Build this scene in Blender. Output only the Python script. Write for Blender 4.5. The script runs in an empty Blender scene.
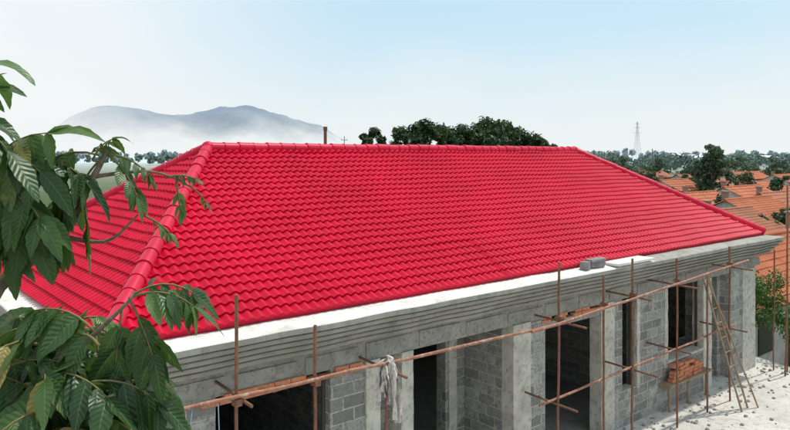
import bpy, bmesh, math, random
from mathutils import Vector, Matrix, noise
random.seed(7)
R = random.random
def U(a,b): return a+(b-a)*random.random()
sc = bpy.context.scene
sc.view_settings.view_transform='Standard'
try: sc.view_settings.look='None'
except Exception: pass
sc.view_settings.exposure=0
FW=Vector((0.639,0.769,0)); RT=Vector((0.769,-0.639,0)); C=Vector((-2.34,-7.86,5.73))
YAW=-math.radians(39.7)

# ---------------- materials ----------------
def newmat(name):
    m=bpy.data.materials.new(name); m.use_nodes=True
    nt=m.node_tree; b=nt.nodes['Principled BSDF']
    return m,nt,b
def N(nt,t,**k):
    n=nt.nodes.new(t)
    for a,v in k.items(): setattr(n,a,v)
    return n
def mixc(nt,fac,a,b,mode='MIX'):
    n=N(nt,'ShaderNodeMix',data_type='RGBA',blend_type=mode)
    for idx,v in ((0,fac),(6,a),(7,b)):
        if isinstance(v,bpy.types.NodeSocket): nt.links.new(v,n.inputs[idx])
        elif idx==0: n.inputs[0].default_value=v
        else: n.inputs[idx].default_value=(*v,1)
    return n.outputs[2]
def noisef(nt,scale,detail=5,rough=.6,vec=None,lo=.35,hi=.65):
    n=N(nt,'ShaderNodeTexNoise'); n.inputs['Scale'].default_value=scale
    n.inputs['Detail'].default_value=detail; n.inputs['Roughness'].default_value=rough
    if vec is None:
        g=N(nt,'ShaderNodeNewGeometry'); vec=g.outputs['Position']
    nt.links.new(vec,n.inputs['Vector'])
    r=N(nt,'ShaderNodeMapRange'); r.inputs[1].default_value=lo; r.inputs[2].default_value=hi
    nt.links.new(n.outputs['Fac'],r.inputs[0])
    return r.outputs[0]
def bump(nt,b,h,strength=.4,dist=.01):
    n=N(nt,'ShaderNodeBump'); n.inputs['Strength'].default_value=strength; n.inputs['Distance'].default_value=dist
    nt.links.new(h,n.inputs['Height']); nt.links.new(n.outputs[0],b.inputs['Normal'])
def simple(name,c1,c2,scale=6,rough=.8,bs=.3,bd=.01,c3=None,s3=40,metal=0):
    m,nt,b=newmat(name)
    f=noisef(nt,scale); col=mixc(nt,f,c1,c2)
    if c3:
        g=noisef(nt,s3,lo=.5,hi=.7); col=mixc(nt,g,col,c3)
    nt.links.new(col,b.inputs['Base Color']); b.inputs['Roughness'].default_value=rough; b.inputs['Metallic'].default_value=metal
    bump(nt,b,noisef(nt,scale*6,lo=0,hi=1),bs,bd)
    return m

def roofmat(name,c1,c2,c3,rough=.5,spec=.3):
    m,nt,b=newmat(name)
    col=mixc(nt,noisef(nt,.7,4),c1,c2)
    col=mixc(nt,noisef(nt,9,6,lo=.52,hi=.8),col,c3)
    nt.links.new(col,b.inputs['Base Color']); b.inputs['Roughness'].default_value=rough
    b.inputs['Specular IOR Level'].default_value=spec
    bump(nt,b,noisef(nt,60,4,lo=0,hi=1),.1,.004)
    return m
M_red=roofmat('red_resin_tile',(.60,.004,.036),(.50,.003,.028),(.36,.004,.022),.42,.17)
M_redcap=roofmat('red_ridge_cap',(.62,.014,.055),(.54,.010,.044),(.42,.012,.035),.42,.2)
M_orange=roofmat('orange_clay_tile',(.48,.15,.06),(.36,.10,.045),(.22,.10,.06),.8)
M_orange2=roofmat('weathered_clay_tile',(.40,.16,.09),(.30,.12,.07),(.18,.11,.08),.85)
M_conc=simple('raw_concrete',(.25,.24,.215),(.34,.33,.295),3,.9,.6,.015,(.17,.16,.145),18)
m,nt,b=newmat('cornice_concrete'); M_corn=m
g=N(nt,'ShaderNodeNewGeometry'); sx=N(nt,'ShaderNodeSeparateXYZ'); nt.links.new(g.outputs['Position'],sx.inputs[0])
sn=N(nt,'ShaderNodeSeparateXYZ'); nt.links.new(g.outputs['True Normal'],sn.inputs[0])
base=mixc(nt,noisef(nt,1.6),(.27,.255,.22),(.37,.355,.315))
mp=N(nt,'ShaderNodeMapping'); mp.inputs['Scale'].default_value=(1,1,.25); nt.links.new(g.outputs['Position'],mp.inputs[0])
base=mixc(nt,noisef(nt,6,5,vec=mp.outputs[0],lo=.52,hi=.8),base,(.17,.155,.135))
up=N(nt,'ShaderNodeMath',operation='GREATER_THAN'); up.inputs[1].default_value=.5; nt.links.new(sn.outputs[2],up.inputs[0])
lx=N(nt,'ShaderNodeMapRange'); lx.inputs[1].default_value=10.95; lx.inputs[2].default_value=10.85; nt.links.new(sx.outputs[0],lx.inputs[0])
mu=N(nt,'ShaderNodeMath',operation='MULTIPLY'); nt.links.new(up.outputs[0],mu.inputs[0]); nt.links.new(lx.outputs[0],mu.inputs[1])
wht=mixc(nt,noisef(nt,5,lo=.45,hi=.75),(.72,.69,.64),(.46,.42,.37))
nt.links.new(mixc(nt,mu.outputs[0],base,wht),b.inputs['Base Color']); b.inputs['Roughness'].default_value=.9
bump(nt,b,noisef(nt,22,6,lo=0,hi=1),.6,.012)
M_rend=simple('cement_render',(.42,.395,.34),(.60,.57,.50),2.2,.9,.6,.012,(.30,.28,.235),9)
def blockmat(name,c1,c2,mortar,bw=.39,rh=.19,ms=.012,sm=(.5,.48,.43)):
    m,nt,b=newmat(name)
    g=N(nt,'ShaderNodeNewGeometry'); s=N(nt,'ShaderNodeSeparateXYZ'); nt.links.new(g.outputs['Position'],s.inputs[0])
    a=N(nt,'ShaderNodeMath',operation='ADD'); nt.links.new(s.outputs[0],a.inputs[0]); nt.links.new(s.outputs[1],a.inputs[1])
    c=N(nt,'ShaderNodeCombineXYZ'); nt.links.new(a.outputs[0],c.inputs[0]); nt.links.new(s.outputs[2],c.inputs[1])
    wv=N(nt,'ShaderNodeTexNoise'); wv.inputs['Scale'].default_value=5; nt.links.new(c.outputs[0],wv.inputs['Vector'])
    vm=N(nt,'ShaderNodeVectorMath',operation='MULTIPLY_ADD'); nt.links.new(wv.outputs['Color'],vm.inputs[0]); vm.inputs[1].default_value=(.03,.03,0); nt.links.new(c.outputs[0],vm.inputs[2])
    br=N(nt,'ShaderNodeTexBrick'); nt.links.new(vm.outputs[0],br.inputs['Vector'])
    br.inputs['Scale'].default_value=1; br.inputs['Brick Width'].default_value=bw; br.inputs['Row Height'].default_value=rh
    br.inputs['Mortar Size'].default_value=ms; br.inputs['Mortar Smooth'].default_value=.3
    br.inputs['Color1'].default_value=(*c1,1); br.inputs['Color2'].default_value=(*c2,1); br.inputs['Mortar'].default_value=(*mortar,1)
    col=mixc(nt,noisef(nt,2.2,lo=.52,hi=.68),br.outputs['Color'],sm)
    col=mixc(nt,noisef(nt,22,lo=.48,hi=.8),col,tuple(x*.5 for x in c1))
    nt.links.new(col,b.inputs['Base Color']); b.inputs['Roughness'].default_value=.95
    ad=N(nt,'ShaderNodeMath',operation='SUBTRACT'); nt.links.new(noisef(nt,40,lo=0,hi=1),ad.inputs[0]); nt.links.new(br.outputs['Fac'],ad.inputs[1])
    bump(nt,b,ad.outputs[0],.8,.02)
    return m
M_block=blockmat('concrete_block_wall',(.20,.195,.18),(.36,.35,.325),(.48,.455,.41),ms=.014)
M_vbrick=blockmat('village_brick_wall',(.30,.17,.12),(.38,.24,.17),(.4,.38,.35),.25,.07,.01,(.45,.42,.38))
M_brick=simple('orange_clay_brick',(.48,.14,.06),(.60,.22,.10),14,.9,.2,.003,(.45,.34,.26),30)
M_rust=simple('rusty_steel_pipe',(.17,.075,.04),(.27,.12,.07),7,.75,.3,.003,(.09,.055,.04),25)
M_rust2=simple('red_oxide_pipe',(.26,.10,.055),(.37,.16,.10),5,.75,.3,.003,(.42,.33,.27),12)
M_wood=simple('weathered_wood',(.25,.17,.10),(.36,.26,.17),9,.85,.4,.004)
M_cloth=simple('grey_white_cloth',(.50,.46,.42),(.66,.63,.59),12,.95,.3,.004,(.36,.27,.23),20)
m,nt,b=newmat('slab_concrete'); M_slab=m
col=mixc(nt,noisef(nt,.8),(.50,.475,.43),(.64,.61,.56)); col=mixc(nt,noisef(nt,6,7,lo=.5,hi=.7),col,(.38,.35,.30))
col=mixc(nt,noisef(nt,30,4,lo=.58,hi=.68),col,(.28,.26,.23))
nt.links.new(col,b.inputs['Base Color']); b.inputs['Roughness'].default_value=.9; bump(nt,b,noisef(nt,15,8,lo=0,hi=1),.6,.02)
m,nt,b=newmat('countryside_ground'); M_ground=m
g=N(nt,'ShaderNodeNewGeometry')
col=mixc(nt,noisef(nt,.05,6),(.07,.10,.035),(.16,.14,.08)); col=mixc(nt,noisef(nt,.8,6,lo=.45,hi=.6),col,(.05,.085,.025))
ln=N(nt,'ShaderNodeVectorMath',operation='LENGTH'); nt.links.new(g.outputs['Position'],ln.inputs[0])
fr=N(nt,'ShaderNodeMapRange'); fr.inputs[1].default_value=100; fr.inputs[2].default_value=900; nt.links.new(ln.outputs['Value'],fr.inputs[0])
col=mixc(nt,fr.outputs[0],col,(.50,.57,.58))  # distance haze painted into the ground colour, paler farther out
nt.links.new(col,b.inputs['Base Color']); b.inputs['Roughness'].default_value=1; b.inputs['Specular IOR Level'].default_value=0
M_dark=simple('dark_window_glass',(.02,.025,.03),(.04,.045,.05),3,.3)
M_vwall=simple('village_plaster',(.46,.43,.38),(.56,.53,.49),1.5,.9,.3,.01,(.36,.32,.28),4)
M_steel=simple('galvanised_steel',(.40,.43,.46),(.48,.51,.53),1,.6)
M_bark=simple('tree_bark',(.16,.12,.08),(.30,.24,.17),18,.9,.7,.006,(.10,.075,.05),40)
M_blue=simple('blue_plastic',(.25,.42,.55),(.35,.52,.62),5,.5)

def leafmat(name,c1,c2,scale,c3=None,trans=.25,rough=.5):
    m,nt,b=newmat(name)
    col=mixc(nt,noisef(nt,scale,3,lo=.38,hi=.62),c1,c2)
    if c3: col=mixc(nt,noisef(nt,scale*4,2,lo=.5,hi=.7),col,c3)
    nt.links.new(col,b.inputs['Base Color']); b.inputs['Roughness'].default_value=rough
    b.inputs['Specular IOR Level'].default_value=.25
    tr=N(nt,'ShaderNodeBsdfTranslucent'); mx=N(nt,'ShaderNodeMixShader'); mx.inputs[0].default_value=trans
    nt.links.new(col,tr.inputs[0])
    nt.links.new(b.outputs[0],mx.inputs[1]); nt.links.new(tr.outputs[0],mx.inputs[2])
    nt.links.new(mx.outputs[0],nt.nodes['Material Output'].inputs[0])
    return m
M_fol=leafmat('tree_foliage',(.020,.050,.018),(.045,.09,.028),.6,(.065,.115,.035))
M_folmid=leafmat('hazy_foliage',(.04,.08,.04),(.075,.12,.06),.25,(.11,.15,.08))  # light haze mixed into the leaf greens
M_folfar=leafmat('distant_foliage',(.10,.16,.14),(.16,.22,.19),.05,(.21,.27,.23),.1)  # aerial haze painted in: paler, bluer greens for far trees
M_folfar2=leafmat('very_distant_foliage',(.24,.32,.35),(.31,.39,.41),.03,(.34,.42,.43),.1,.9)  # farthest rows: leaf colour mostly painted haze
M_bush=leafmat('bush_foliage',(.04,.10,.02),(.08,.17,.035),2,(.13,.22,.06))

m,nt,b=newmat('pinnate_leaf'); M_leaf=m
at=N(nt,'ShaderNodeAttribute',attribute_name='lv')
ss=N(nt,'ShaderNodeSeparateColor'); nt.links.new(at.outputs['Color'],ss.inputs[0])
cr=N(nt,'ShaderNodeValToRGB'); e=cr.color_ramp.elements
e[0].position=0; e[0].color=(.018,.055,.014,1); e[1].position=.93; e[1].color=(.11,.20,.05,1)
x=e.new(.5); x.color=(.042,.10,.026,1); x=e.new(1.0); x.color=(.34,.27,.07,1)
nt.links.new(ss.outputs[0],cr.inputs[0])
mr=N(nt,'ShaderNodeMapRange'); mr.inputs[1].default_value=0; mr.inputs[2].default_value=.12; mr.inputs[3].default_value=.5; mr.inputs[4].default_value=0
nt.links.new(ss.outputs[1],mr.inputs[0])
col=mixc(nt,mr.outputs[0],cr.outputs[0],(.18,.27,.09))
v1=N(nt,'ShaderNodeMath',operation='MULTIPLY_ADD'); v1.inputs[1].default_value=60; nt.links.new(ss.outputs[2],v1.inputs[0])
v0=N(nt,'ShaderNodeMath',operation='MULTIPLY'); v0.inputs[1].default_value=-9; nt.links.new(ss.outputs[1],v0.inputs[0]); nt.links.new(v0.outputs[0],v1.inputs[2])
v2=N(nt,'ShaderNodeMath',operation='SINE'); nt.links.new(v1.outputs[0],v2.inputs[0])
v3=N(nt,'ShaderNodeMapRange'); v3.inputs[1].default_value=.8; v3.inputs[2].default_value=1; v3.inputs[4].default_value=.25; nt.links.new(v2.outputs[0],v3.inputs[0])
col=mixc(nt,v3.outputs[0],col,(.13,.21,.07))
col=mixc(nt,noisef(nt,35,4,lo=.62,hi=.72),col,(.16,.13,.05))
nt.links.new(col,b.inputs['Base Color']); b.inputs['Roughness'].default_value=.4
bump(nt,b,v2.outputs[0],.25,.003)
tr=N(nt,'ShaderNodeBsdfTranslucent'); mx=N(nt,'ShaderNodeMixShader'); mx.inputs[0].default_value=.3
nt.links.new(mixc(nt,.4,col,(.22,.38,.05)),tr.inputs[0])
nt.links.new(b.outputs[0],mx.inputs[1]); nt.links.new(tr.outputs[0],mx.inputs[2]); nt.links.new(mx.outputs[0],nt.nodes['Material Output'].inputs[0])

# ---------------- helpers ----------------
def empty(name,loc=(0,0,0)):
    e=bpy.data.objects.new(name,None); e.location=loc; sc.collection.objects.link(e); return e
def fin(name,bm,mat,parent=None,smooth=False,sharp=None):
    me=bpy.data.meshes.new(name); bm.to_mesh(me); bm.free()
    o=bpy.data.objects.new(name,me); sc.collection.objects.link(o)
    if mat: me.materials.append(mat)
    if smooth:
        me.polygons.foreach_set('use_smooth',[True]*len(me.polygons))
        if sharp: me.set_sharp_from_angle(angle=math.radians(sharp))
    if parent:
        o.parent=parent; o.matrix_parent_inverse=Matrix.Translation(-Vector(parent.location))
    return o
def box(bm,x0,x1,y0,y1,z0,z1,rot=None,j=0):
    vs=[]
    c=Vector(((x0+x1)/2,(y0+y1)/2,(z0+z1)/2))
    for z in (z0,z1):
        for x,y in ((x0,y0),(x1,y0),(x1,y1),(x0,y1)):
            p=Vector((x,y,z))
            if rot: p=c+rot@(p-c)
            if j: p+=Vector((U(-j,j),U(-j,j),U(-j,j)))
            vs.append(bm.verts.new(p))
    for f in ((3,2,1,0),(4,5,6,7),(0,1,5,4),(1,2,6,5),(2,3,7,6),(3,0,4,7)): bm.faces.new([vs[i] for i in f])
def tube(bm,pts,rad,seg=8,cap=True):
    pts=[Vector(p) for p in pts]
    if not isinstance(rad,(list,tuple)): rad=[rad]*len(pts)
    rings=[]
    prev=None
    for i,p in enumerate(pts):
        d=(pts[min(i+1,len(pts)-1)]-pts[max(i-1,0)]).normalized()
        if prev is None:
            a=d.cross(Vector((0,0,1)))
            if a.length<.05: a=d.cross(Vector((0,1,0)))
        else: a=prev-d*prev.dot(d)
        a.normalize(); prev=a; bb=d.cross(a)
        rings.append([bm.verts.new(p+(a*math.cos(t)+bb*math.sin(t))*rad[i]) for t in [2*math.pi*k/seg for k in range(seg)]])
    for r0,r1 in zip(rings,rings[1:]):
        for k in range(seg): bm.faces.new((r0[k],r0[(k+1)%seg],r1[(k+1)%seg],r1[k]))
    if cap: bm.faces.new(rings[0][::-1]); bm.faces.new(rings[-1])

def tile_grid(bm,O,S,Rv,Nn,L,H,pitch,nrow,spw,amp,step,pw=.75):
    n=int(round(L/pitch))*spw; rl=H/nrow
    lev=[(0,-.02)]
    for k in range(nrow): lev+= [(k*rl,step),(k*rl+rl*.5,step*.5),((k+1)*rl,0)]
    rows=[]
    for li,(r,off) in enumerate(lev):
        row=[]; k=(li-1)//3
        for i in range(n+1):
            s=L*i/n; t=(i%spw)/spw
            h=amp*(max(0,.5-.5*math.cos(2*math.pi*t))**pw) if off>-.01 else -.01
            wob=.006*math.sin(s*.9+r*1.7)+.005*math.sin(s*4.1+r*.6)+ .010*noise.noise(Vector((math.floor(s/.96)*3.1,(k//6)*.9,0)))
            row.append(bm.verts.new(O+S*s+Rv*r+Nn*(h+off+wob)))
        rows.append(row)
    for a,b2 in zip(rows,rows[1:]):
        for i in range(n): bm.faces.new((a[i],a[i+1],b2[i+1],b2[i]))

# ---------------- main building ----------------
LEN,WID=17.2,7.94; HI,HP=3.02,3.97; ZE,ZR=3.60,5.84
house=empty('hip_roof_house')
def slope(name,O,S,back,L,run,cuts):
    O=Vector(O);S=Vector(S);back=Vector(back)
    rise=ZR-ZE; H=math.hypot(run,rise); Rv=(back*run+Vector((0,0,rise))).normalized(); Nn=S.cross(Rv).normalized()
    if Nn.z<0: Nn=-Nn
    bm=bmesh.new(); tile_grid(bm,O,S,Rv,Nn,L,H,.145,int(round(H/.18)),8,.040,.029,.8)
    for co,no in cuts:
        bmesh.ops.bisect_plane(bm,geom=bm.verts[:]+bm.edges[:]+bm.faces[:],plane_co=co,plane_no=no,clear_outer=True)
    bmesh.ops.recalc_face_normals(bm,faces=bm.faces[:])
    fin(name,bm,M_red,house,True,42)
c00=(0,0,0);c10=(LEN,0,0);c11=(LEN,WID,0);c01=(0,WID,0)
slope('roof_front',(0,0,ZE),(1,0,0),(0,1,0),LEN,HP,[(c00,(-HP,HI,0)),(c10,(HP,HI,0))])
slope('roof_left',(0,WID,ZE),(0,-1,0),(1,0,0),WID,HI,[(c00,(HP,-HI,0)),(c01,(HP,HI,0))])
slope('roof_right',(LEN,0,ZE),(0,1,0),(-1,0,0),WID,HI,[(c10,(-HP,-HI,0)),(c11,(-HP,HI,0))])
slope('roof_back',(LEN,WID,ZE),(-1,0,0),(0,-1,0),LEN,HP,[(c01,(-HP,-HI,0)),(c11,(HP,-HI,0))])
bm=bmesh.new()
def capline(p0,p1):
    p0=Vector(p0);p1=Vector(p1);L=(p1-p0).length;n=int(L/.30);d=(p1-p0)/n
    for i in range(n):
        jz=Vector((0,0,U(-.008,.008)))
        a=p0+d*i+jz; e=p0+d*(i+1.12)+jz
        tube(bm,[a,a+d*.12,a+d*.14,e],[.116,.116,.108,.101],16)
rl=(HI,HP,ZR+.02); rr=(LEN-HI,HP,ZR+.02)
capline(rl,rr)
for a,b_ in (((0,0,ZE+.05),rl),((0,WID,ZE+.05),rl),((LEN,0,ZE+.05),rr),((LEN,WID,ZE+.05),rr)): capline(a,b_)
for p in (rl,rr):
    bmesh.ops.create_uvsphere(bm,u_segments=14,v_segments=8,radius=.125,matrix=Matrix.Translation(p))
fin('ridge_and_hip_caps',bm,M_redcap,house,True,50)
prof=[(-.35,3.575),(.02,3.565),(.365,3.525),(.38,3.51),(.38,3.44)]
e_=.38; z_=3.44
for k in range(4):
    prof+=[(e_-.075,z_),(e_-.075,z_-.028),(e_-.026,z_-.028),(e_-.020,z_-.040),(e_-.072,z_-.09)]
    e_-=.072; z_-=.09
prof+=[(.05,z_),(.045,3.074),(-.13,3.074)]
bm=bmesh.new(); segs=70
def ringpts(e):
    pts=[]
    x0,y0,x1,y1=-e,-e,LEN+e,WID+e
    A=[(x0,y0),(x1,y0),(x1,y1),(x0,y1)]
    for q in range(4):
        a=A[q];b_=A[(q+1)%4]
        for k in range(segs): pts.append((a[0]+(b_[0]-a[0])*k/segs,a[1]+(b_[1]-a[1])*k/segs))
    return pts
rs=[]
for pi_,(e,z) in enumerate(prof):
    row=[]
    for (x,y) in ringpts(e):
        nz=noise.noise(Vector((x*1.3,y*1.3,z*2)))*.016
        row.append(bm.verts.new((x,y,z+nz)))
    rs.append(row)
n=len(rs[0])
for a,b_ in zip(rs,rs[1:]):
    for k in range(n): bm.faces.new((a[k],b_[k],b_[(k+1)%n],a[(k+1)%n]))
bmesh.ops.recalc_face_normals(bm,faces=bm.faces[:])
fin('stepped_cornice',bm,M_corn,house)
F0,F1=.15,.39; ZB=2.70
bm=bmesh.new()
def W(x0,x1,z0,z1,y0=F0,y1=F1): box(bm,x0,x1,y0,y1,z0,z1)
W(.1,1.39,0,ZB); W(1.39,3.12,0,.9); W(3.12,3.74,0,ZB)
W(7.5,7.95,0,ZB); W(10.2,10.53,0,ZB); W(10.53,11.08,0,.75); W(11.08,12.38,0,ZB); W(12.38,14.03,0,1.0)
W(15.5,16.95,0,ZB)
W(4.0,5.71,0,ZB,1.35,1.59); W(6.53,7.02,0,ZB,1.35,1.59); W(5.71,6.53,2.25,ZB,1.35,1.59)
W(7.02,7.26,0,ZB,.40,1.59); W(3.74,3.98,0,ZB,.40,1.59)
W(14.45,15.5,0,1.0,.80,1.04); W(14.45,14.65,0,ZB,.42,.80); W(15.3,15.5,0,ZB,.39,.80)
W(.1,.34,0,3.06,.392,7.558); W(16.71,16.95,0,3.06,.392,7.558); W(.1,16.95,0,3.06,7.56,7.8)
W(4.3,4.5,0,3.0,1.592,7.558) ; W(12.0,12.2,0,3.0,.392,7.558)
fin('block_walls',bm,M_block,house)
bm=bmesh.new()
def col_(x0,x1,y0,y1,z0,z1,j=.014):
    n=12
    rings=[]
    for i in range(n+1):
        z=z0+(z1-z0)*i/n; jj=0 if i in(0,n) else j
        rings.append([bm.verts.new((x+U(-jj,jj)*.6,y+U(-jj,jj)*.4,z)) for x,y in ((x0,y0),(x1,y0),(x1,y1),(x0,y1))])
    for a,b_ in zip(rings,rings[1:]):
        for k in range(4): bm.faces.new((a[k],a[(k+1)%4],b_[(k+1)%4],b_[k]))
    bm.faces.new(rings[-1]); bm.faces.new(rings[0][::-1])
for x0,x1 in ((3.74,4.0),(4.42,4.66),(7.02,7.5),(9.73,10.2),(14.03,14.45)):
    col_(x0,x1,F0-.03,F1+.008,0,ZB-.002)
col_(6.60,6.80,1.32,1.352,0,2.6)
col_(11.08,11.2,F0-.015,F0+.05,.7,ZB-.002); col_(12.25,12.38,F0-.015,F0+.05,.9,ZB-.002)
col_(16.2,16.965,F0-.02,F0+.05,0,ZB-.002)
box(bm,12.3,14.0,F0-.05,F1+.02,1.0,1.06,j=.004)
fin('rendered_columns',bm,M_rend,house,True,35)
bm=bmesh.new()
box(bm,.1,16.95,F0-.004,F1+.004,ZB,3.072)
box(bm,7.95,9.73,F0+.002,F1,2.48,2.60)
box(bm,.35,16.7,.40,7.55,3.0,3.07)
box(bm,1.3,3.2,F0-.006,F1,2.585,2.60)
for i in range(16):
    x=.6+i*1.05
    box(bm,x,x+.9,F0-.018,F0+.01,2.74+.01*math.sin(i*3),2.95+.02*math.sin(i*5),j=.006)
fin('ring_beam_and_ceiling',bm,M_conc,house)
bm=bmesh.new(); box(bm,.345,16.705,.395,7.555,.0,.04); fin('floor',bm,M_conc,house)
bm=bmesh.new()
def brick(x,y,z,l=.23,w=.11,h=.055,rz=0): box(bm,x,x+l,y,y+w,z,z+h,rot=Matrix.Rotation(rz,3,'Z'),j=.003)
x=.95
while x<3.6:
    for k in range(2):
        if R()>.22: brick(x+k*.06,F0-.045+U(0,.02),2.60+k*.06+U(-.004,.004),rz=U(-.1,.1))
    x+=.243
x=7.6
while x<9.8:
    if R()>.2: brick(x,F0-.035+U(0,.02),2.60,rz=U(-.1,.1))
    if R()>.4: brick(x+.05,F0-.03+U(0,.02),2.66,rz=U(-.1,.1))
    x+=.243
fin('brick_courses',bm,M_brick,house)
bm=bmesh.new()
for k in range(5):
    x=12.2+U(0,.08)
    while x<13.7-(k*.13):
        if R()>.1: brick(x,-.06-U(0,.03),.622+k*.078,.2,.13,.066,U(-.08,.08))
        x+=.23
fin('brick_pile',bm,M_brick,None)
bm=bmesh.new(); box(bm,12.0,13.95,-.14,.148,.575,.615); 
for x in (12.1,12.95,13.8): tube(bm,[(x,-.05,.0),(x,-.05,.575)],.03)
fin('plank_shelf',bm,M_wood,None)
bm=bmesh.new()
for (x0,x1,z0,z1) in ((12.38,14.03,1.06,ZB),(10.53,11.08,.75,ZB),(1.39,3.12,.9,2.585)):
    y0=F0+.12
    for a in (x0,x1-.05): box(bm,a+.002,a+.048,y0,y0+.05,z0,z1)
    box(bm,x0+.05,x1-.05,y0,y0+.05,z1-.05,z1-.002); 
M_frame=simple('dark_frame',(.05,.045,.04),(.08,.07,.06),4,.6)
fin('window_frames',bm,M_frame,house)
o=empty('mortar_blocks',(8.9,-.15,3.56))
bm=bmesh.new(); box(bm,8.66,8.86,-.25,-.1,3.555,3.70,rot=Matrix.Rotation(.3,3,'Z'),j=.012); box(bm,8.95,9.3,-.22,-.08,3.555,3.66,rot=Matrix.Rotation(-.2,3,'Z'),j=.012); box(bm,8.92,9.34,-.24,-.06,3.665,3.72,rot=Matrix.Rotation(-.1,3,'Z'),j=.01)
fin('blocks',bm,simple('grey_mortar',(.16,.15,.15),(.26,.25,.24),10),o)
bm=bmesh.new(); box(bm,9.5,10.85,-.41,.0,3.56,3.60,j=.004); fin('white_slab',bm,simple('white_plaster',(.62,.60,.56),(.72,.70,.66),4),house)

# ---------------- scaffolding ----------------
scf=empty('scaffolding',(7,-.6,0)); YP=-.6
bm=bmesh.new()
def wob(p0,p1,r,n=6,j=.012):
    p0=Vector(p0);p1=Vector(p1)
    pts=[p0.lerp(p1,i/n)+(Vector((U(-j,j),U(-j,j),U(-j,j))) if 0<i<n else Vector()) for i in range(n+1)]
    tube(bm,pts,r,8)
V=[(1.30,4.11,.0),(2.38,3.59,.02),(3.52,2.98,.05),(7.37,3.88,-.03),(8.70,3.51,.02),(9.68,3.72,0),(11.37,3.56,.03),(12.73,2.95,0),(13.80,3.60,.04),(17.15,4.94,0)]
for x,z,dx in V: wob((x+dx,YP,0),(x,YP,z),.022)
wob((16.75,YP-.1,0),(16.85,YP-.1,1.75),.022); wob((17.05,YP+.3,.0),(17.1,YP+.3,3.2),.02)
fin('uprights',bm,M_rust,scf,True,60)
bm=bmesh.new()
wob((.2,YP-.055,2.97),(7.5,YP-.055,2.83),.025,8); wob((6.5,YP-.11,2.84),(14.7,YP-.055,3.2),.025,8)
wob((6.9,YP+.055,1.50),(14.2,YP+.055,1.72),.022,8)
fin('ledgers',bm,M_rust2,scf,True,60)
bm=bmesh.new()
for x,z in ((3.6,2.76),(7.30,1.44),(7.6,2.78),(9.75,1.53),(9.9,2.92),(11.45,1.60),(11.45,2.98),(13.85,1.68),(13.9,3.1),(1.36,2.88)):
    wob((x,YP-U(.25,.5),z),(x+.03,.14,z+.02),.020,3,.004)
fin('transoms',bm,M_rust,scf,True,60)
bm=bmesh.new()
for x,z,_ in V[:-1]:
    zz=2.88+max(0,x-6.5)*.045
    if zz<z: 
        box(bm,x-.045,x+.045,YP-.075,YP+.035,zz-.045,zz+.04,j=.006)
        tube(bm,[(x-.03,YP-.09,zz),(x-.03,YP+.06,zz)],.012,6)
fin('couplers',bm,M_rust,scf)
bm=bmesh.new()
def ribbon(p,d,L,w,n=14):
    prev=None; side=Vector((U(-1,1),U(-1,1),0)).normalized(); q=Vector(p); d=Vector(d)
    ph=U(0,6)
    for i in range(n+1):
        t=i/n; s2=Matrix.Rotation(math.sin(t*4+ph)*1.0,3,'Z')@side
        row=[bm.verts.new(q+s2*w*k+Vector((0,0,.01*math.sin(k*7+t*9)))+s2.cross(Vector((0,0,1)))*(.018*math.sin(k*6+ph+t*2))) for k in (-1,-.6,-.2,.2,.6,1)]
        if prev:
            for a in range(5): bm.faces.new((prev[a],prev[a+1],row[a+1],row[a]))
        prev=row
        d=(d+Vector((0,0,-.5))).normalized(); q=q+d*(L/n)
for k in range(13): ribbon((3.54+U(-.03,.03),YP-.04,2.92+U(-.04,.05)),(U(-1,1)*.7,U(-.7,.3),U(-.1,.5)),U(.35,.85),U(.035,.07))
tube(bm,[(3.56+.055*math.cos(a),YP+.055*math.sin(a),2.84+.008*a) for a in [i*.6 for i in range(24)]],.026,6)
for v in bm.verts: v.co+=noise.noise_vector(v.co*18)*.012
fin('tied_cloth_rag',bm,M_cloth,None,True)
bm=bmesh.new()
b0=Vector((13.35,-1.08,0));t0=Vector((12.85,-.43,3.0));off=Vector((.34,.02,0)); 
wob(b0,t0,.022);wob(b0+off,t0+off*.8,.022)
for i in range(1,9):
    a=b0.lerp(t0,i/9.3); c_=(b0+off).lerp(t0+off*.8,i/9.3); wob(a-(c_-a)*.1,c_+(c_-a)*.1,.015,2,.003)
fin('wooden_ladder',bm,M_wood,None,True,60)
bm=bmesh.new(); wob((13.9,-1.2,0),(13.0,-.44,3.0),.02); fin('leaning_wooden_pole',bm,M_wood,None,True,60)
bm=bmesh.new(); rows=[]
for i in range(9):
    rows.append([bm.verts.new((.72+i*.05,YP+.02+.03*math.sin(i*1.5+j),2.48-j*.06+.02*math.sin(i))) for j in range(7)])
for a,b_ in zip(rows,rows[1:]):
    for j in range(6): bm.faces.new((a[j],b_[j],b_[j+1],a[j+1]))
tube(bm,[(.72,YP+.02,2.47),(.75,YP-.05,2.95)],.006,5); tube(bm,[(1.1,YP+.02,2.47),(1.05,YP-.05,2.95)],.006,5)
fin('blue_plastic_sheet',bm,M_blue,None,True)

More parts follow.
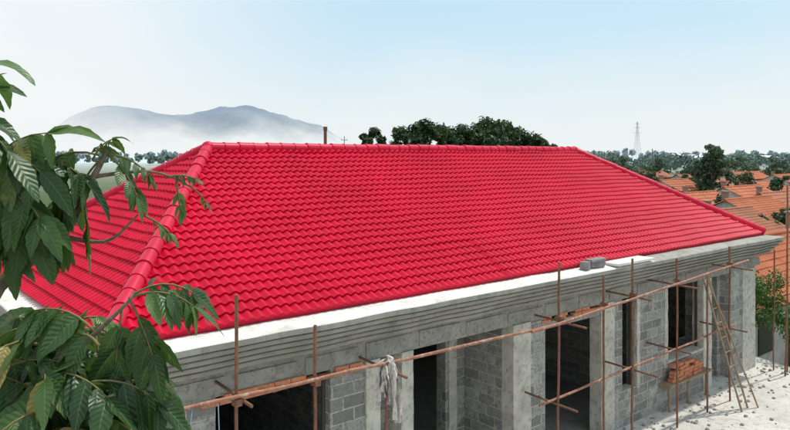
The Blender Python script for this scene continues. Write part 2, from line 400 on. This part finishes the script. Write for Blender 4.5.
# ---------------- ground ----------------
def gz(x,y):
    dx=max(-14-x,0,x-18.2); dy=max(-16-y,0,y-9.5); d=math.hypot(dx,dy); t=min(1,d/5); return -2.5*t*t*(3-2*t)-.004
bm=bmesh.new(); rad=[0]+[2*i for i in range(1,24)]+[50,60,75,100,150,250,500,1000,2000,4000,9000]
rings=[]; SEG=128
for r_ in rad[1:]:
    rings.append([bm.verts.new((8+r_*math.cos(2*math.pi*k/SEG),2+r_*math.sin(2*math.pi*k/SEG),gz(8+r_*math.cos(2*math.pi*k/SEG),2+r_*math.sin(2*math.pi*k/SEG)))) for k in range(SEG)])
c_=bm.verts.new((8,2,-.004))
for k in range(SEG): bm.faces.new((c_,rings[0][k],rings[0][(k+1)%SEG]))
for a,b_ in zip(rings,rings[1:]):
    for k in range(SEG): bm.faces.new((a[k],b_[k],b_[(k+1)%SEG],a[(k+1)%SEG]))
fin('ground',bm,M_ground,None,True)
bm=bmesh.new(); nx,ny=60,50; g=[]
for j in range(ny+1):
    row=[]
    for i in range(nx+1):
        x=-10+27.8*i/nx; y=-14+22.5*j/ny
        if i==nx: x+=noise.noise(Vector((y*.7,0,0)))*.3
        row.append(bm.verts.new((x,y,.002)))
    g.append(row)
for j in range(ny):
    for i in range(nx): bm.faces.new((g[j][i],g[j][i+1],g[j+1][i+1],g[j+1][i]))
fin('concrete_yard',bm,M_slab,None)
bm=bmesh.new()
for k in range(260):
    x=U(9,17.5);y=.1-abs(random.gauss(0,1.3)); s=U(.010,.05)
    bmesh.ops.create_icosphere(bm,subdivisions=1,radius=s,matrix=Matrix.Translation((x,y,s*.4))@Matrix.Scale(U(.5,1),4,(0,0,1)))
for v in bm.verts: v.co+=noise.noise_vector(v.co*30)*.012
fin('rubble',bm,M_conc,None)

# ---------------- foliage ----------------
def leafquads(verts,faces,c,rad,n,size,surf=.35):
    for _ in range(n):
        d=Vector((random.gauss(0,1),random.gauss(0,1),random.gauss(0,1))).normalized()
        q=(surf+(1-surf)*R())
        p=Vector((c[0]+d.x*rad[0]*q,c[1]+d.y*rad[1]*q,c[2]+d.z*rad[2]*q))
        nrm=(d+Vector((U(-1,1),U(-1,1),U(-.4,1.2)))*.9).normalized()
        a=nrm.cross(Vector((U(-1,1),U(-1,1),U(-1,1)))).normalized(); b_=nrm.cross(a)
        s=size*U(.6,1.3); i=len(verts)
        verts+= [p-a*s,p+b_*s*.45,p+a*s,p-b_*s*.45]
        faces.append((i,i+1,i+2,i+3))
def mesh_from(name,verts,faces,mat,parent=None):
    me=bpy.data.meshes.new(name); me.from_pydata([tuple(v) for v in verts],[],faces); me.materials.append(mat)
    o=bpy.data.objects.new(name,me); sc.collection.objects.link(o)
    if parent: o.parent=parent; o.matrix_parent_inverse=Matrix.Translation(-Vector(parent.location))
    return o
def tree(name,x,y,zb,h,w,mat,n=3500,size=.2,clumps=26,th=.35):
    e=empty(name,(x,y,zb)); bm=bmesh.new()
    tube(bm,[(x,y,zb),(x+.1,y,zb+h*.25),(x,y+.1,zb+h*.55),(x,y,zb+h*.8)],[.03*h,.022*h,.014*h,.004*h],8)
    V_,F_=[],[]
    for k in range(clumps):
        a=U(0,6.283); t=(k+.5)/clumps
        rr=w*.5*min(1,(1.02-t)*1.9)**.5*math.sqrt(R())*min(1,.55+t*2)
        cr=w*U(.13,.2)
        c=(x+rr*math.cos(a),y+rr*math.sin(a),zb+h*th+(h*(1-th)-cr*.8)*t)
        leafquads(V_,F_,c,(cr,cr,cr*.75),n//clumps,size)
        if k%3==0:
            s=Vector((x,y,zb+h*(.25+.4*t))); tube(bm,[s,s.lerp(Vector(c),.6)+Vector((0,0,.1*h*.3)),c],[.009*h,.006*h,.002*h],6)
    fin('trunk_and_limbs',bm,M_bark,e,True)
    mesh_from('crown',V_,F_,mat,e)
def P(px,t):
    dx=(px-395)/683; p=C+(FW+RT*dx)*t; return p.x,p.y
for px,t,h,w in ((400,58,10.9,3.6),(414,60,11.4,4.2),(428,57,11.5,4),(441,62,11.4,4.4),(452,59,10.9,4),(464,58,11.0,4.2),(477,60,11.4,4.2),(490,58,11.8,4.6),(506,61,11.6,4.6),(521,63,11.1,4.2),(534,60,10.3,3.6),(545,60,9.8,3.0),(553,60,9.3,2.4),(455,66,11.5,5.2),(512,67,11.4,4.8),(425,66,11.4,4.8),(372,62,10.9,3.2),(365,62,10.3,2.4)):
    x,y=P(px,t); tree('broadleaf_tree',x,y,-2.5,h,w,M_fol,3200,.22,30,.35)
x,y=P(712,110); tree('broadleaf_tree',x,y,-2.5,10.2,6.0,M_folmid,4200,.3,38,.25)
for px,t,h in ((655,135,8.0),(735,175,8.5),(775,180,8.2),(620,140,8.5),(692,140,6.5),(668,70,5.0),(684,66,4.4),(756,72,4.0),(727,66,4.6),(744,104,6),(782,100,5.5),(735,58,3.9),(765,56,3.4),(704,62,4.2),(787,62,3.7)):
    x,y=P(px,t); tree('village_tree',x,y,-2.5,h,h*.75,M_folmid,1500,.25,18,.2)
V_,F_=[],[]
for k in range(130):
    x=U(18.1,23.5);y=U(-4.5,3.2); 
    leafquads(V_,F_,(x,y,gz(x,y)+U(.1,1.1)+(min(2.2,(x-18.1)*.85))),(.42,.42,.4),170,.06)
mesh_from('bushes',V_,F_,M_bush)
def treeline(name,pxs,t0,t1,h0,h1,n,mat,size):
    V_,F_=[],[]
    for k in range(n):
        px=U(*pxs); t=U(t0,t1); x,y=P(px,t); h=U(h0,h1)*(1+.35*noise.noise(Vector((px*.03,t*.01,0))))
        for q in range(3):
            leafquads(V_,F_,(x+U(-.2,.2)*h,y+U(-.2,.2)*h,-2.5+h*U(.3,.85)),(h*.32,h*.32,h*.22),36,size)
    mesh_from(name,V_,F_,mat)
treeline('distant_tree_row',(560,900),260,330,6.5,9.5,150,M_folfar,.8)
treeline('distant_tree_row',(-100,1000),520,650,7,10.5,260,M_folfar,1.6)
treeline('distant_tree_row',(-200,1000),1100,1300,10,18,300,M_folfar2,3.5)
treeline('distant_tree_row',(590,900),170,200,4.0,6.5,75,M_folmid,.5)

# ---------------- village ----------------
def vhouse(name,x0,x1,yr,run,zr=2.0,rise=1.8,mat=M_orange,detail=True,wallm=None):
    e=empty(name,(x0,yr,-2.5)); ze=zr-rise; H=math.hypot(run,rise)
    bm=bmesh.new()
    for sgn in (-1,1):
        O=Vector((x0 if sgn<0 else x1,yr+sgn*run,ze)); S=Vector((1 if sgn<0 else -1,0,0)); Rv=Vector((0,-sgn*run,rise)).normalized()
        Nn=S.cross(Rv); Nn=Nn if Nn.z>0 else -Nn
        if detail: tile_grid(bm,O,S,Rv,Nn,x1-x0,H,.3,int(H/.35),6,.06,.035)
        else: tile_grid(bm,O,S,Rv,Nn,x1-x0,H,.9,int(H/.7),4,.08,.05)
    bmesh.ops.recalc_face_normals(bm,faces=bm.faces[:])
    fin('tiled_roof',bm,mat,e)
    bm=bmesh.new(); tube(bm,[(x0-.1,yr,zr+.03),(x1+.1,yr,zr+.03)],.14,8)
    fin('ridge',bm,mat,e,True,50)
    bm=bmesh.new(); yw=run-.45; zw=ze+rise*.45/run-.03
    xa,xb=x0+.25,x1-.25
    v=[bm.verts.new(p) for p in ((xa,yr-yw,-2.6),(xa,yr+yw,-2.6),(xa,yr+yw,zw),(xa,yr,zr-.05),(xa,yr-yw,zw),(xb,yr-yw,-2.6),(xb,yr+yw,-2.6),(xb,yr+yw,zw),(xb,yr,zr-.05),(xb,yr-yw,zw))]
    for f in ((0,1,2,3,4),(9,8,7,6,5),(0,4,9,5),(1,6,7,2)): bm.faces.new([v[i] for i in f])
    bmesh.ops.recalc_face_normals(bm,faces=bm.faces[:]); fin('walls',bm,wallm or M_vwall,e)
    bm=bmesh.new(); x=xa+1
    k=0
    while x<xb-1.5:
        if k%3==1: box(bm,x,x+1,yr-yw-.04,yr-yw+.1,-2.5,-.4)
        else: box(bm,x,x+1.3,yr-yw-.04,yr-yw+.1,-1.6,-.3)
        x+=2.6;k+=1
    fin('windows_and_doors',bm,M_dark,e)
    bm=bmesh.new(); box(bm,x0+1.5,x0+2.0,yr+.5,yr+1,zr-.8,zr+.7); box(bm,x0+1.42,x0+2.08,yr+.42,yr+1.08,zr+.7,zr+.8); fin('chimney',bm,M_vbrick,e)
vhouse('village_house',22.5,37,5.6,3.2,1.95)
vhouse('village_house',38.5,50,7.0,3.4,1.7,1.7,M_orange)
vhouse('village_house',50,58,17.5,3.2,1.3,1.6,M_orange2)
vhouse('village_house',62,72,21.5,3.4,1.5,1.6,M_orange)
random.seed(21)
for (px,t,w,mt) in ((700,84,8,M_orange),(742,92,11,M_orange),(780,84,12,M_orange2),(674,112,9,M_orange),(725,128,12,M_orange2),(762,122,12,M_orange),(690,150,12,M_orange2),(745,165,15,M_orange),(785,160,14,M_orange),(650,170,11,M_orange2),(715,200,15,M_orange),(770,215,18,M_orange2)):
    x,y=P(px,t); vhouse('village_house',x-w/2,x+w/2,y,3.5,U(1.0,1.8),1.6,mt,False,M_vbrick if R()>.6 else None)
def ware(px,t,w,h,d=18):
    x,y=P(px,t); e=empty('white_warehouse',(x,y,-2.5)); bm=bmesh.new()
    box(bm,x-w/2,x+w/2,y-d/2,y+d/2,-2.6,-2.5+h); 
    vs=[bm.verts.new(q) for q in ((x-w/2-.5,y-d/2-.5,-2.48+h),(x+w/2+.5,y-d/2-.5,-2.48+h),(x+w/2+.5,y,h),(x-w/2-.5,y,h),(x+w/2+.5,y+d/2+.5,-2.48+h),(x-w/2-.5,y+d/2+.5,-2.48+h))]
    bm.faces.new((vs[0],vs[1],vs[2],vs[3])); bm.faces.new((vs[3],vs[2],vs[4],vs[5]))
    fin('shell',bm,simple('white_cladding',(.7,.72,.74),(.75,.77,.8),.1),e)
    bm=bmesh.new()
    for i in range(6): box(bm,x-w/2+w*(i+.25)/6,x-w/2+w*(i+.75)/6,y-d/2-.15,y-d/2+.1,-1,-2.5+h*.6)
    fin('windows',bm,M_steel,e)
ware(688,420,26,6); ware(765,480,20,5.5)
def upole(px,t,top,r=.1):
    x,y=P(px,t); e=empty('utility_pole',(x,y,-2.5)); bm=bmesh.new(); tube(bm,[(x,y,-2.6),(x,y,top)],[r*1.3,r],8); fin('post',bm,M_bark,e,True,60)
    bm=bmesh.new(); box(bm,x-.5,x+.5,y-.05,y+.05,top-.55,top-.47); 
    for k in (-.45,0,.45): tube(bm,[(x+k,y,top-.47),(x+k,y,top-.3)],.04,6)
    fin('crossarm',bm,M_steel,e)
bm=bmesh.new(); x,y=P(325,30); tube(bm,[(x,y,-2.6),(x,y,6.8),(x,y,6.81),(x,y,6.97)],[.07,.07,.09,.09],10); fin('stove_flue_pipe',bm,M_rust,None,True,50)
upole(604,150,6.5); upole(652,190,7.5); upole(344,90,8.2,.05)
x,y=P(637,900); e=empty('lattice_power_pylon',(x,y,-2.5)); bm=bmesh.new(); HT=52; zb=-2.5
def hw(t): return 4.2*(1-t)**1.3+.5
for k in range(10):
    t0_,t1_=k/10,(k+1)/10; a,b_=hw(t0_),hw(t1_); z0,z1=zb+HT*t0_,zb+HT*t1_
    cs=[(-1,-1),(1,-1),(1,1),(-1,1)]
    for q in range(4):
        s,s2=cs[q],cs[(q+1)%4]
        tube(bm,[(x+s[0]*a,y+s[1]*a,z0),(x+s[0]*b_,y+s[1]*b_,z1)],.17,4)
        tube(bm,[(x+s[0]*a,y+s[1]*a,z0),(x+s2[0]*b_,y+s2[1]*b_,z1)],.09,4)
        tube(bm,[(x+s2[0]*a,y+s2[1]*a,z0),(x+s[0]*b_,y+s[1]*b_,z1)],.09,4)
for zz,w in ((.72,6),(.84,5),(.95,3.6)):
    z=zb+HT*zz
    for sg in (-1,1):
        tip=Vector((x,y,z))+RT*w*sg
        tube(bm,[(x,y,z+1.2),tip],.15,4); tube(bm,[(x,y,z-1.2),tip],.15,4)
fin('lattice',bm,M_steel,e)

# ---------------- mountain ----------------
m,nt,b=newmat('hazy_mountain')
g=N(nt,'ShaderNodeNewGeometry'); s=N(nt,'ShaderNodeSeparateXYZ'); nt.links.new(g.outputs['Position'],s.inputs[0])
nt.links.new(mixc(nt,noisef(nt,.006,6),(.17,.225,.30),(.23,.285,.36)),b.inputs['Base Color']); b.inputs['Roughness'].default_value=1  # blue-grey of the air haze put into the base colour
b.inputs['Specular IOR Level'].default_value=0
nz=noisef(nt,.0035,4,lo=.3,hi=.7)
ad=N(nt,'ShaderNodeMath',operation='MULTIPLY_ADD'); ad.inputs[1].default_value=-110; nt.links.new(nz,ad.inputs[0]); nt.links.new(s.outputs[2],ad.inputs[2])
mr=N(nt,'ShaderNodeMapRange'); mr.inputs[1].default_value=20; mr.inputs[2].default_value=220; mr.inputs[4].default_value=.82; nt.links.new(ad.outputs[0],mr.inputs[0])  # mist painted in as transparency, thicker towards the foot
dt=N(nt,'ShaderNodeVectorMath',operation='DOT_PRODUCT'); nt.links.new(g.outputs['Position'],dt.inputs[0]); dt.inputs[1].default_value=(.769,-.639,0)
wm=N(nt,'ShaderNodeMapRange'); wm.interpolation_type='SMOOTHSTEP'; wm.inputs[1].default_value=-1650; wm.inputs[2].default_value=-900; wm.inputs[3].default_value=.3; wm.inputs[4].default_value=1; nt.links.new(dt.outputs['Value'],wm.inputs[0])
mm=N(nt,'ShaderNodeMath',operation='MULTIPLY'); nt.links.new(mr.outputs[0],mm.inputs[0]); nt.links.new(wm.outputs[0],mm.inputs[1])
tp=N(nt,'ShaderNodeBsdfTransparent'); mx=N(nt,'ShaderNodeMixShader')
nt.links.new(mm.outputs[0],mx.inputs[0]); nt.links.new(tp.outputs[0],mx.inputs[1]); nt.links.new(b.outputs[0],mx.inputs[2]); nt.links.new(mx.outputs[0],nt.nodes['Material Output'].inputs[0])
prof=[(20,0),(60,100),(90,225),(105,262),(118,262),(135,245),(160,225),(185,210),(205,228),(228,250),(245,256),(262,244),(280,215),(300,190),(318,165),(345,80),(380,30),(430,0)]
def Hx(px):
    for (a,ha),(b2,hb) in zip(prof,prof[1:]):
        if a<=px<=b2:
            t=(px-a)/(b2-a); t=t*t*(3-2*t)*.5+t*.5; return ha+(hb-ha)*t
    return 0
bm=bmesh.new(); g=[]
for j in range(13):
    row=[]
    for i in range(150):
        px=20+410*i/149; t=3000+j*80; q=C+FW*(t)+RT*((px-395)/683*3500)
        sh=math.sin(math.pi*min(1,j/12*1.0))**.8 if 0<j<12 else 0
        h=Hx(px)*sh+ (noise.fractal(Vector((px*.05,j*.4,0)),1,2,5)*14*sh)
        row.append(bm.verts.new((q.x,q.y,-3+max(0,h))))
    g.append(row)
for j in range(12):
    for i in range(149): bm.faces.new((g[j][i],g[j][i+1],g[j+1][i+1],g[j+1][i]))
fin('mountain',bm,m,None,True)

# ---------------- foreground tree ----------------
def L3(X,Y,Z): return C+RT*X+FW*Y+Vector((0,0,Z))
tr_=empty('pinnate_leaf_tree',tuple(L3(-1.95,2.2,-5.73)))
bm=bmesh.new()
def limb(pts,r):
    P_=[L3(*p) for p in pts]
    out=[];rr=[]
    for i in range(len(P_)-1):
        for k in range(4):
            t=k/4
            a=P_[max(i-1,0)];b1=P_[i];c1=P_[i+1];d1=P_[min(i+2,len(P_)-1)]
            q=.5*((2*b1)+(c1-a)*t+(2*a-5*b1+4*c1-d1)*t*t+(3*b1-a-3*c1+d1)*t**3)
            out.append(q+noise.noise_vector(q*6)*.012); rr.append(r[i]+(r[i+1]-r[i])*t)
    out.append(P_[-1]); rr.append(r[-1])
    tube(bm,out,rr,9)
limb([(-1.95,2.2,-5.75),(-1.98,2.25,-4),(-1.85,2.25,-2.4),(-1.7,2.25,-1.2)],[.12,.10,.075,.055])
limb([(-1.7,2.25,-1.2),(-1.5,2.28,-.75),(-1.33,2.3,-.44),(-1.13,2.3,-.27),(-1.02,2.3,-.08),(-.97,2.3,.02)],[.05,.035,.024,.018,.011,.006])
limb([(-1.36,2.3,-.47),(-1.36,2.25,-.25),(-1.42,2.15,.0),(-1.38,2.05,.16)],[.022,.016,.011,.005])
limb([(-1.33,2.3,-.44),(-1.25,2.25,-.3),(-1.32,2.2,-.12)],[.018,.012,.005])
limb([(-1.7,2.25,-1.25),(-1.3,2.1,-.95),(-1.05,2.05,-.68),(-.88,2.0,-.52),(-.76,2.0,-.40)],[.03,.02,.014,.008,.004])
limb([(-1.35,2.1,-.98),(-1.05,1.95,-.85),(-.92,1.9,-.76)],[.016,.010,.004])
limb([(-1.6,2.25,-1.1),(-1.3,2.3,-.75),(-1.15,2.3,-.62)],[.02,.012,.004])
limb([(-1.3,2.1,-.95),(-1.1,2.2,-.95),(-.85,2.2,-.92)],[.014,.010,.004])
limb([(-1.13,2.3,-.27),(-.98,2.3,-.3),(-.86,2.28,-.2)],[.010,.006,.003])
limb([(-1.02,2.3,-.08),(-.85,2.35,-.06),(-.74,2.4,-.1)],[.008,.005,.003])
fin('trunk_and_branches',bm,M_bark,tr_,True)
LV,LF,LC=[],[],[]
def leaflet(p,d,nrm,L,w,val):
    d=d.normalized(); side=d.cross(nrm).normalized(); nrm=side.cross(d).normalized()
    n=10; base=len(LV); droop=U(.2,.9); cup=U(.08,.35); tw=U(-.7,.7)
    pos=p.copy(); dd=d.copy()
    for i in range(n+1):
        t=i/n
        ww=w*(math.sin(math.pi*min(1,t**.72*.97+.015))**.85)*(1+ (.08 if i%2 else -.05))
        if i==n: ww=.0008
        s2=(side*math.cos(tw*t)+nrm*math.sin(tw*t))
        wav=math.sin(t*9+val*20)*.12
        for k in (-1,-.5,0,.5,1):
            LV.append(pos+s2*ww*k+nrm*(abs(k)*ww*cup+wav*k*abs(k)*ww)); LC.append((val,abs(k),t,1))
        dd=(dd-Vector((0,0,droop/n*1.6))).normalized(); nrm=side.cross(dd).normalized()
        pos=pos+dd*(L/n)
    for i in range(n):
        for k in range(4):
            a=base+i*5+k; LF.append((a,a+1,a+6,a+5))
bmr=bmesh.new()
def pinnate(p,d,L,pairs=6,ls=.15,up=None,droop=.9,pal=(.1,.85)):
    d=d.normalized(); pts=[p.copy()]; pos=p.copy(); dirs=[d.copy()]
    n=pairs+2
    for i in range(n):
        d=(d-Vector((0,0,droop/n))).normalized(); pos=pos+d*(L/n); pts.append(pos.copy()); dirs.append(d.copy())
    tube(bmr,pts,[.0035*(1-.6*i/n)+.0008 for i in range(n+1)],5)
    upv=(Vector((0,0,1))+Vector((U(-.6,.6),U(-.6,.6),0))-FW*.5).normalized()
    cv=U(*pal)
    for i in range(2,n+1):
        dd=dirs[i]; side=dd.cross(upv).normalized(); nn=side.cross(dd).normalized()
        for sg in (-1,1):
            if R()<.12: continue
            ld=(side*sg*1.0+dd*U(.25,1.0)-Vector((0,0,U(.3,1.2)))).normalized()
            l=ls*U(.7,1.15)*(1-.18*abs(i/n-.5)*2)
            nv=(nn+Vector((U(-.6,.6),U(-.6,.6),U(-.3,.3)))).normalized()
            v=min(1,max(0,cv+U(-.2,.2))); 
            if R()<.015: v=1.0
            leaflet(pts[i],ld,nv,l,l*U(.155,.205),v)
    leaflet(pts[-1],dirs[-1],upv,ls,ls*.17,cv)
def spray(X,Y,Z,dX,dY,dZ,L,pairs=6,ls=.15,droop=.9,pal=(.1,.9)):
    pinnate(L3(X,Y,Z),RT*dX+FW*dY+Vector((0,0,dZ)),L,max(2,pairs-1),ls*1.18,None,droop,pal)
random.seed(5)
S=[(-1.38,2.05,.15,.25,0,.6,.20,4,.15,1.2),(-1.38,2.1,.1,.6,-.1,.2,.24,5,.16,1.3),(-1.40,2.15,.0,.7,.1,-.1,.26,6,.17,1),(-1.42,2.1,.1,-.2,0,.6,.24,6,.15,1),(-1.40,2.1,.10,.5,.1,.5,.14,4,.12,1.2),(-1.45,2.1,.05,.3,0,.8,.22,5,.15,1.2),(-1.42,2.2,.02,.2,-.1,-.5,.26,5,.16,.7),
(-1.36,2.1,.05,.2,.1,-.6,.3,6,.19,.5),(-1.38,2.2,.0,.5,0,-.3,.3,5,.18,.8),(-1.35,2.2,-.1,.2,0,.5,.3,5,.17,1.4),(-1.32,2.2,-.12,.5,-.2,.2,.26,6,.14,1.2),(-1.32,2.2,-.12,.25,.2,-.7,.22,4,.13,.6),
(-1.02,2.3,-.02,.2,0,.6,.10,4,.07,1.2),(-.98,2.3,.0,.8,.1,.15,.16,5,.06,1.1),(-.97,2.3,.0,.45,-.1,-.2,.18,5,.08,1.2),(-1.05,2.3,-.1,.1,0,-.9,.18,5,.11,.2),(-1.0,2.3,.0,-.7,0,.3,.25,5,.12,1.2),(-1.06,2.3,-.1,-.6,.1,-.2,.22,5,.13,.7),(-1.13,2.3,-.2,-.1,0,-.8,.12,4,.09,.3),(-1.0,2.3,-.02,-.6,0,-.6,.22,5,.13,.8),
(-1.2,2.25,-.02,.3,0,.1,.2,5,.14,1.2),(-1.2,2.2,-.05,-.2,0,-.5,.2,5,.15,.7),(-1.3,2.15,.0,.5,0,.2,.2,5,.15,1.2),(-1.1,2.25,-.02,.1,-.1,-.4,.2,5,.14,.8),
(-.74,2.4,-.1,.6,0,-.2,.10,3,.04,.8),(-.77,2.4,-.09,.1,0,-.6,.11,4,.045,.5),(-.86,2.3,-.2,.5,0,-.1,.12,4,.05,.7),(-.8,2.38,-.08,.4,0,.2,.1,4,.04,.8),
(-.78,2.0,-.42,.8,.1,.5,.2,6,.11,1.3),(-.78,2.0,-.42,.35,-.1,-.5,.18,5,.12,.6),(-.80,2.0,-.44,-.1,0,-.8,.22,6,.13,.4),(-.78,2.0,-.42,.5,.3,.6,.2,5,.11,1.5),(-.88,2.0,-.52,-.4,0,.6,.2,5,.13,1.3),(-.88,2.0,-.52,.1,.1,-.9,.22,5,.14,.3),(-.9,2.0,-.52,-.3,0,-.4,.24,5,.14,.6),
(-1.05,2.05,-.70,.1,-.2,.4,.2,5,.13,1.4),(-1.05,2.05,-.66,.7,0,-.2,.26,6,.14,.8),(-.92,1.9,-.76,.5,0,.1,.16,5,.12,1.2),(-.92,1.9,-.76,.2,0,-.6,.24,6,.13,.5)]
for s in S: spray(*s[:7],pairs=s[7],ls=s[8],droop=s[9])
for k in range(150):
    Y=U(1.9,2.7); kx=U(-.64,-.365); kz=-(.235+R()**1.1*.2+max(0,kx+.48)*.45)
    X=kx*Y; Z=kz*Y
    a=U(0,6.283)
    spray(X,Y,Z,math.cos(a),math.sin(a)*.6,U(-.2,.6),U(.14,.24),5,U(.09,.15),1.2,pal=(.0,.85))
me=bpy.data.meshes.new('leaves'); me.from_pydata([tuple(v) for v in LV],[],LF); me.materials.append(M_leaf)
ca=me.color_attributes.new('lv','FLOAT_COLOR','POINT'); ca.data.foreach_set('color',[c for q in LC for c in q])
me.polygons.foreach_set('use_smooth',[True]*len(me.polygons))
o=bpy.data.objects.new('leaves',me); sc.collection.objects.link(o); o.parent=tr_; o.matrix_parent_inverse=Matrix.Translation(-Vector(tr_.location))
fin('leaf_stalks',bmr,simple('leaf_stalk',(.16,.12,.05),(.22,.2,.07),10),tr_,True)

# ---------------- light, sky ----------------
EL=math.radians(64); sd=Vector((.93,-.10,0)).normalized()
S_=Vector((sd.x*math.cos(EL),sd.y*math.cos(EL),math.sin(EL)))
sun=bpy.data.lights.new('sun','SUN'); sun.energy=3.3; sun.angle=math.radians(1.5); sun.color=(1,.96,.89)
so=bpy.data.objects.new('sun',sun); sc.collection.objects.link(so); so.rotation_euler=(-S_).to_track_quat('-Z','Y').to_euler()
w=bpy.data.worlds.new('World'); sc.world=w; w.use_nodes=True; nt=w.node_tree; bg=nt.nodes['Background']
sky=N(nt,'ShaderNodeTexSky',sky_type='NISHITA'); sky.sun_disc=False; sky.sun_elevation=EL; sky.sun_rotation=math.atan2(sd.x,sd.y)
sky.air_density=1.0; sky.dust_density=2.0; sky.ozone_density=1.5; sky.altitude=50
tc=N(nt,'ShaderNodeTexCoord'); sp=N(nt,'ShaderNodeSeparateXYZ'); nt.links.new(tc.outputs['Generated'],sp.inputs[0])
col=mixc(nt,.84,sky.outputs[0],(4.1,5.7,6.6))
mp=N(nt,'ShaderNodeMapping'); mp.inputs['Scale'].default_value=(1.0,1.0,2.6); mp.inputs['Location'].default_value=(.3,.1,.4); nt.links.new(tc.outputs['Generated'],mp.inputs[0])
cl=noisef(nt,1.9,6,.5,vec=mp.outputs[0],lo=.36,hi=.7)
dt=N(nt,'ShaderNodeVectorMath',operation='DOT_PRODUCT'); nt.links.new(tc.outputs['Generated'],dt.inputs[0]); dt.inputs[1].default_value=(-.769,.639,0)
dm=N(nt,'ShaderNodeMapRange'); dm.interpolation_type='SMOOTHSTEP'; dm.inputs[1].default_value=.0; dm.inputs[2].default_value=.45; dm.inputs[3].default_value=0; dm.inputs[4].default_value=1; nt.links.new(dt.outputs['Value'],dm.inputs[0])
m1=N(nt,'ShaderNodeMath',operation='MULTIPLY'); m1.inputs[1].default_value=.65; nt.links.new(cl,m1.inputs[0])
m2=N(nt,'ShaderNodeMath',operation='MULTIPLY_ADD'); nt.links.new(cl,m2.inputs[0]); m2.inputs[1].default_value=.3; m2.inputs[2].default_value=.68
m3=N(nt,'ShaderNodeMath',operation='MULTIPLY'); nt.links.new(m2.outputs[0],m3.inputs[0]); nt.links.new(dm.outputs[0],m3.inputs[1])
mxx=N(nt,'ShaderNodeMath',operation='MAXIMUM'); nt.links.new(m1.outputs[0],mxx.inputs[0]); nt.links.new(m3.outputs[0],mxx.inputs[1])
col=mixc(nt,mxx.outputs[0],col,(6.6,6.7,6.75))
hz=N(nt,'ShaderNodeMapRange'); hz.interpolation_type='SMOOTHSTEP'; hz.inputs[1].default_value=-.02; hz.inputs[2].default_value=.22; hz.inputs[3].default_value=.9; hz.inputs[4].default_value=0
nt.links.new(sp.outputs[2],hz.inputs[0])
col=mixc(nt,hz.outputs[0],col,(6.15,6.35,6.3))
nt.links.new(col,bg.inputs[0]); bg.inputs[1].default_value=.145

cam=bpy.data.cameras.new('camera'); cam.lens=36*683/790; cam.sensor_width=36; cam.shift_y=-60/790; cam.clip_end=20000; cam.clip_start=.05
co=bpy.data.objects.new('camera',cam); co.location=C; co.rotation_euler=(math.pi/2,0,YAW); sc.collection.objects.link(co); sc.camera=co
